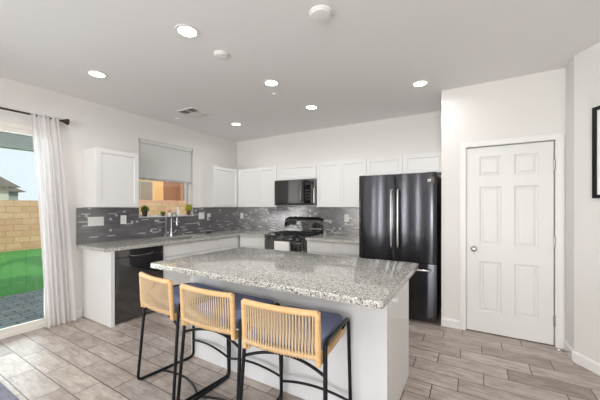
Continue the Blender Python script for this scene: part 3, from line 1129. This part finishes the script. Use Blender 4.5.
plate('outlet', 'white outlet below the left wall cabinet', 'outlet', (bx_, -2.30, 1.205), PI / 2, .078, .122, 'outlet')
plate('switch_plate', 'square white switch plate right of the kitchen window', 'switch', (bx_, -.935, 1.222), PI / 2, .125, .118, 2)
o1 = plate('outlet', 'white outlet with a black plug near the room corner', 'outlet', (bx_, -.765, 1.200), PI / 2, .078, .122, 'outlet')
obj('plug', box(NB(), -.016, .016, -.036, -.0076, -.042, -.012, .005), M['dark'], o1)
plate('outlet', 'white outlet on the back wall left of the range', 'outlet', (.145, -bx_, 1.20), 0, .078, .120, 'outlet')
plate('outlet', 'white outlet between the range and the refrigerator', 'outlet', (2.44, -bx_, 1.20), 0, .078, .120, 'outlet')

# ------------------------------------------------------------------ sill plants
def leaf_cluster(bm, n, rad, h, size, seed, up=.6):
    rnd = random.Random(seed)
    for i in range(n):
        a = rnd.uniform(0, 2 * PI); rr = rad * math.sqrt(rnd.random()); zz = h * rnd.random()
        p = Vector((rr * math.cos(a) * (1 - .3 * zz / h), rr * math.sin(a) * (1 - .3 * zz / h), zz))
        d = Vector((math.cos(a) * (1 - up) + rnd.uniform(-.4, .4), math.sin(a) * (1 - up) + rnd.uniform(-.4, .4), up + rnd.uniform(-.3, .4))).normalized()
        s = d.cross(Vector((rnd.uniform(-1, 1), rnd.uniform(-1, 1), .3))).normalized()
        L = size * rnd.uniform(.7, 1.3)
        nn = d.cross(s) * L * .15
        q = [p, p + d * L * .5 + s * L * .28 + nn, p + d * L, p + d * L * .5 - s * L * .28 + nn]
        bm.faces.new([bm.verts.new(v) for v in q])
def pot_plant(name, label, loc, pr, ph, pot_m, leaf_m, n, rad, h, size, seed):
    t = thing(name, label, 'plant', loc)
    obj('pot', lathe(NB(), [(0, 0), (pr * .75, 0), (pr, ph), (pr * 1.04, ph), (pr * 1.04, ph - .006), (pr * .9, ph - .006)], 20), pot_m, t, True)
    obj('soil', lathe(NB(), [(0, ph - .012), (pr * .9, ph - .012), (pr * .9, ph - .02), (0, ph - .02)], 16), M['soil'], t)
    bm = NB(); leaf_cluster(bm, n, rad, h, size, seed)
    for v in bm.verts:
        v.co.z += ph - .012
    obj('foliage', bm, leaf_m, t)
    return t
SZ = WNB + .012
pot_plant('potted_plant', 'dark-potted green plant at the left end of the window sill', (-.030, -1.965, SZ), .040, .085, M['dark'], M['leaf'], 150, .040, .065, .034, 3)
pot_plant('potted_plant', 'yellow-green plant in a brown pot at the right end of the sill', (-.030, -1.185, SZ), .034, .085, M['terra'], M['leafy'], 170, .042, .085, .036, 4)
pot_plant('potted_plant', 'tiny low green plant on the sill behind the faucet', (-.030, -1.665, SZ), .028, .030, M['terra'], M['leaf'], 80, .032, .035, .026, 5)
t = thing('flower_pot', 'small white pot with pink flowers on the sill near the faucet', 'plant', (-.030, -1.545, SZ))
obj('pot', lathe(NB(), [(0, 0), (.018, 0), (.026, .05), (.022, .05), (.016, .03), (0, .03)], 18), M['plate'], t, True)
bm = NB(); leaf_cluster(bm, 70, .030, .05, .022, 8)
for v in bm.verts:
    v.co.z += .045
obj('blossom', bm, M['pink'], t)

# ------------------------------------------------------------------ ceiling fittings
def recessed(x, y, label, group='recessed ceiling lights'):
    t = thing('recessed_light', label, 'ceiling light', (x, y, H), 0, group)
    obj('trim_ring', lathe(NB(), [(.066, 0), (.090, 0), (.092, -.003), (.088, -.007), (.070, -.006), (.066, -.002)], 32), M['trim'], t, True)
    obj('lens', lathe(NB(), [(0, -.0035), (.066, -.003), (.066, -.0008), (0, -.0008)], 32), M['lens'], t, True)
    d = bpy.data.lights.new('recessed_lamp', 'AREA')
    d.shape = 'DISK'; d.size = .13; d.energy = LAMP_POWER; d.color = (1, .985, .97); d.spread = math.radians(165)
    o = bpy.data.objects.new('recessed_lamp', d); COL.objects.link(o)
    o.parent = t; o.location = (0, 0, -.012)
    return t
for x, y, lb in ((.935, -3.045, 'recessed ceiling light nearest the sliding door'),
                 (2.337, -3.05, 'recessed ceiling light nearest the camera, largest in view'),
                 (2.338, -1.965, 'recessed ceiling light at the middle of the ceiling, beside the small sprinkler'),
                 (2.345, -1.06, 'recessed ceiling light in front of the cabinets right of the microwave'),
                 (3.735, -1.115, 'recessed ceiling light in front of the refrigerator'),
                 (.900, -.985, 'recessed ceiling light nearest the room corner')):
    recessed(x, y, lb)
for x, y in ((3.735, -3.05), (1.2, -5.6), (3.6, -5.6), (1.2, -7.8), (3.6, -7.8)):
    recessed(x, y, 'recessed ceiling light behind the camera')

def detector(name, label, cat, x, y, r, h):
    t = thing(name, label, cat, (x, y, H))
    obj('base_ring', lathe(NB(), [(0, 0), (r, 0), (r, -h * .4), (r * .94, -h * .55), (0, -h * .55)], 30), M['plate'], t, True)
    obj('cover', lathe(NB(), [(r * .90, -h * .5), (r * .84, -h * .85), (r * .55, -h), (0, -h)], 30), M['plate'], t, True)
detector('smoke_detector', 'round white smoke detector at the top edge of the photo', 'smoke detector', 3.318, -2.715, .078, .028)
detector('smoke_detector', 'smaller round white detector behind the largest ceiling light', 'smoke detector', 2.312, -2.675, .064, .024)
detector('sprinkler_cover', 'tiny flat white sprinkler cover behind the middle light', 'sprinkler', 2.19, -1.70, .030, .012)
detector('sprinkler_cover', 'flat white disc beside the ceiling air vent', 'sprinkler', .330, -1.66, .052, .014)

vt = thing('air_vent', 'square white ceiling air vent with angled louvres', 'air vent', (.79, -1.74, H))
S_ = .165
bm = NB()
for a, b, c, d in ((-S_, S_, -S_, -S_ + .025), (-S_, S_, S_ - .025, S_), (-S_, -S_ + .025, -S_ + .025, S_ - .025), (S_ - .025, S_, -S_ + .025, S_ - .025),
                   (-.006, .006, -S_ + .025, S_ - .025), (-S_ + .025, S_ - .025, -.006, .006)):
    box(bm, a, b, c, d, -.010, 0, .001)
obj('vent_frame', bm, M['vent'], vt)
for qx, qy, ax in ((-1, -1, 0), (1, -1, 1), (-1, 1, 1), (1, 1, 0)):
    bm = NB()
    for i in range(5):
        o_f = .016 + i * .025
        a0, a1 = .006, S_ - .025
        if ax == 0:
            p = [(qx * a0, qy * o_f, -.001), (qx * a1, qy * o_f, -.001), (qx * a1, qy * (o_f + .018), -.010), (qx * a0, qy * (o_f + .018), -.010)]
        else:
            p = [(qx * o_f, qy * a0, -.001), (qx * o_f, qy * a1, -.001), (qx * (o_f + .018), qy * a1, -.010), (qx * (o_f + .018), qy * a0, -.010)]
        q = [bm.verts.new(v) for v in p]
        f = bm.faces.new(q)
    r_ = bmesh.ops.extrude_face_region(bm, geom=bm.faces[:])
    for v in [g for g in r_['geom'] if isinstance(g, bmesh.types.BMVert)]:
        v.co.z += .0008
    obj('louvre_bank', bm, M['vent'], vt)
obj('vent_throat', box(NB(), -S_ + .025, S_ - .025, -S_ + .025, S_ - .025, -.0012, -.0002), M['ventdark'], vt)

# ------------------------------------------------------------------ picture, door stop, rug
ang = math.atan2(ddy, ddx)
pc = thing('framed_picture', 'black-framed picture with a white mat on the right wall', 'picture', (AX + ddx * .172, AY + ddy * .172, 1.455), ang)
pw, phh = .56, .755
bm = NB()
box(bm, 0, .028, -.028, -.001, 0, phh, .002); box(bm, pw - .028, pw, -.028, -.001, 0, phh, .002)
box(bm, .028, pw - .028, -.028, -.001, 0, .028, .002); box(bm, .028, pw - .028, -.028, -.001, phh - .028, phh, .002)
obj('frame', bm, M['powder'], pc)
obj('mat_board', box(NB(), .028, pw - .028, -.014, -.002, .028, phh - .028), M['art'], pc)
obj('print', box(NB(), .12, pw - .12, -.0155, -.0138, .15, phh - .15), M['shade'], pc)

ds = thing('door_stop', 'spring door stop with white tip on the right baseboard', 'door stop', (AX - .014, -.985, .055))
pts = []
for i in range(97):
    a = 2 * PI * i / 8
    pts.append((-.004 - .068 * i / 96, .006 * math.cos(a), .006 * math.sin(a)))
obj('spring', tube(NB(), pts, .0016, 5), M['nickel'], ds, True)
obj('mount', lathe(NB(), [(0, 0), (.011, 0), (.008, .006), (0, .006)], 12, Matrix.Rotation(-PI / 2, 4, 'Y')), M['nickel'], ds, True)
obj('rubber_tip', lathe(NB(), [(0, .070), (.009, .070), (.009, .082), (.006, .086), (0, .086)], 12, Matrix.Rotation(-PI / 2, 4, 'Y')), M['plate'], ds, True)

bm = NB()
prism(bm, rounded(1.02, 3.4, -6.2, -3.775, .02, 4), .0005, .012, .004, 2)
tag(obj('area_rug', bm, M['rug'], None, True), 'blue-grey woven rug whose corner shows at bottom left', 'rug')

# white towel over the oven handle
bm = NB()
n = 20
tx0, tx1 = 1.249 + .25, 1.249 + .53
yh = -.675 - .055
prof = [(yh + .020, .47)]
for i in range(9):
    a = PI * i / 8
    prof.append((yh + .0185 * math.cos(a), .815 + .0185 * math.sin(a)))
prof += [(yh - .021, .60), (yh - .022, .42)]
grid = []
for i in range(n + 1):
    u = i / n
    row = []
    for k, (y, z) in enumerate(prof):
        sg = 1 if k > 5 else -1
        dz = max(0, .81 - z)
        row.append(bm.verts.new((tx0 + (tx1 - tx0) * u, y - (.006 * math.sin(u * 11) * dz * 3 if sg > 0 else 0), z)))
    grid.append(row)
for a, b in zip(grid, grid[1:]):
    for k in range(len(prof) - 1):
        bm.faces.new((a[k], a[k + 1], b[k + 1], b[k]))
tw = tag(obj('towel', bm, M['towel'], None, True), 'white towel hung on the front of the black range', 'towel')
md = tw.modifiers.new('thick', 'SOLIDIFY'); md.thickness = .004; md.offset = 0

# ------------------------------------------------------------------ outside the glass
struct(obj('patio_ground', box(NB(), -2.22, -.15, -16, 6, -.14, -.05), M['paver']), 'grey paver patio outside the sliding door', 'patio')
struct(obj('lawn', box(NB(), -8.6, -2.22, -16, 16, -.14, -.05), M['turf']), 'bright green turf beyond the patio', 'lawn')
struct(obj('ground', box(NB(), -60, -8.6, -40, 60, -.20, -.06), M['earth']), 'bare ground beyond the block fence', 'ground')
tag(obj('block_fence', box(NB(), -8.80, -8.60, -16, 18, -.05, 1.60, .01), M['fence']), 'tan concrete block fence at the back of the yard', 'fence')

pv = thing('patio_cover', 'grey patio cover with beam above the sliding door', 'patio cover', (0, 0, 0))
obj('soffit', box(NB(), -3.1, -.16, -4.0, -1.95, 2.72, 2.86), M['patio'], pv)
obj('beam', box(NB(), -3.1, -2.9, -4.0, -1.95, 2.45, 2.72), M['patio'], pv)
obj('post', box(NB(), -3.08, -2.92, -3.98, -3.82, -.05, 2.45), M['patio'], pv)
obj('post', box(NB(), -3.08, -2.92, -2.12, -1.96, -.05, 2.45), M['patio'], pv)

# neighbouring house straight across from the kitchen window
nh = thing('neighbor_house', 'tan and brown stucco house seen through the kitchen window', 'house', (0, 0, 0))
obj('stucco_wall', box(NB(), -16, -10.6, 2.4, 5.45, -.06, 4.6), M['orange'], nh)
obj('recessed_wall', box(NB(), -16, -11.2, 5.45, 7.05, -.06, 4.4), M['brownst'], nh)
obj('side_wall', box(NB(), -16, -10.6, 7.05, 12, -.06, 4.6), M['pinkst'], nh)
wf = obj('window', box(NB(), -10.6, -10.56, 3.45, 4.80, 1.15, 2.75, .01), M['downspout'], nh)
for a, b in ((3.50, 4.10), (4.14, 4.75)):
    obj('pane', box(NB(), -10.585, -10.555, a, b, 1.20, 2.70), M['housepane'], wf)
obj('downspout', box(NB(), -10.62, -10.50, 6.75, 7.05, -.06, 4.3, .02), M['downspout'], nh)
obj('planter_wall', box(NB(), -9.75, -9.35, 2.4, 7.2, -.06, 1.72), M['redblock'], nh)
bm = NB()
v = [bm.verts.new(q) for q in ((-10.2, 2.0, 4.6), (-10.2, 12.4, 4.6), (-16.4, 12.4, 4.6), (-16.4, 2.0, 4.6), (-13.2, 3.5, 6.2), (-13.2, 11, 6.2))]
for q in ((0, 1, 5, 4), (1, 2, 5), (2, 3, 4, 5), (3, 0, 4), (3, 2, 1, 0)):
    bm.faces.new([v[i] for i in q])
obj('roof', bm, M['roof'], nh)

def gable_house(label, y0, y1, xf, ze, zr, wall, win=None):
    t = thing('neighbor_house', label, 'house', (0, 0, 0))
    obj('stucco_wall', box(NB(), xf - 6, xf, y0 + .35, y1 - .35, -.06, ze), wall, t)
    bm = NB()
    ym = (y0 + y1) / 2
    v = [bm.verts.new(q) for q in ((xf + .4, y0, ze - .12), (xf + .4, y1, ze - .12), (xf - 6.4, y1, ze - .12), (xf - 6.4, y0, ze - .12), (xf + .4, ym, zr), (xf - 6.4, ym, zr))]
    for q in ((0, 1, 4), (1, 2, 5, 4), (2, 3, 5), (3, 0, 4, 5), (3, 2, 1, 0)):
        bm.faces.new([v[i] for i in q])
    obj('roof', bm, M['roof'], t)
    if win:
        f = obj('window', box(NB(), xf, xf + .04, *win, .01), M['trim'], t)
        a, b, c, d = win
        obj('pane', box(NB(), xf + .02, xf + .045, a + .06, b - .06, c + .06, d - .06), M['patio'], f)
    return t
gable_house('pale green house at the left edge beyond the fence', -6.5, .62, -15, 2.45, 4.6, M['palest'])
gable_house('grey-green house beyond the fence, nearest the curtain', .45, 3.1, -23, 2.55, 3.0, M['grayst'], (1.2, 2.2, 1.2, 2.2))
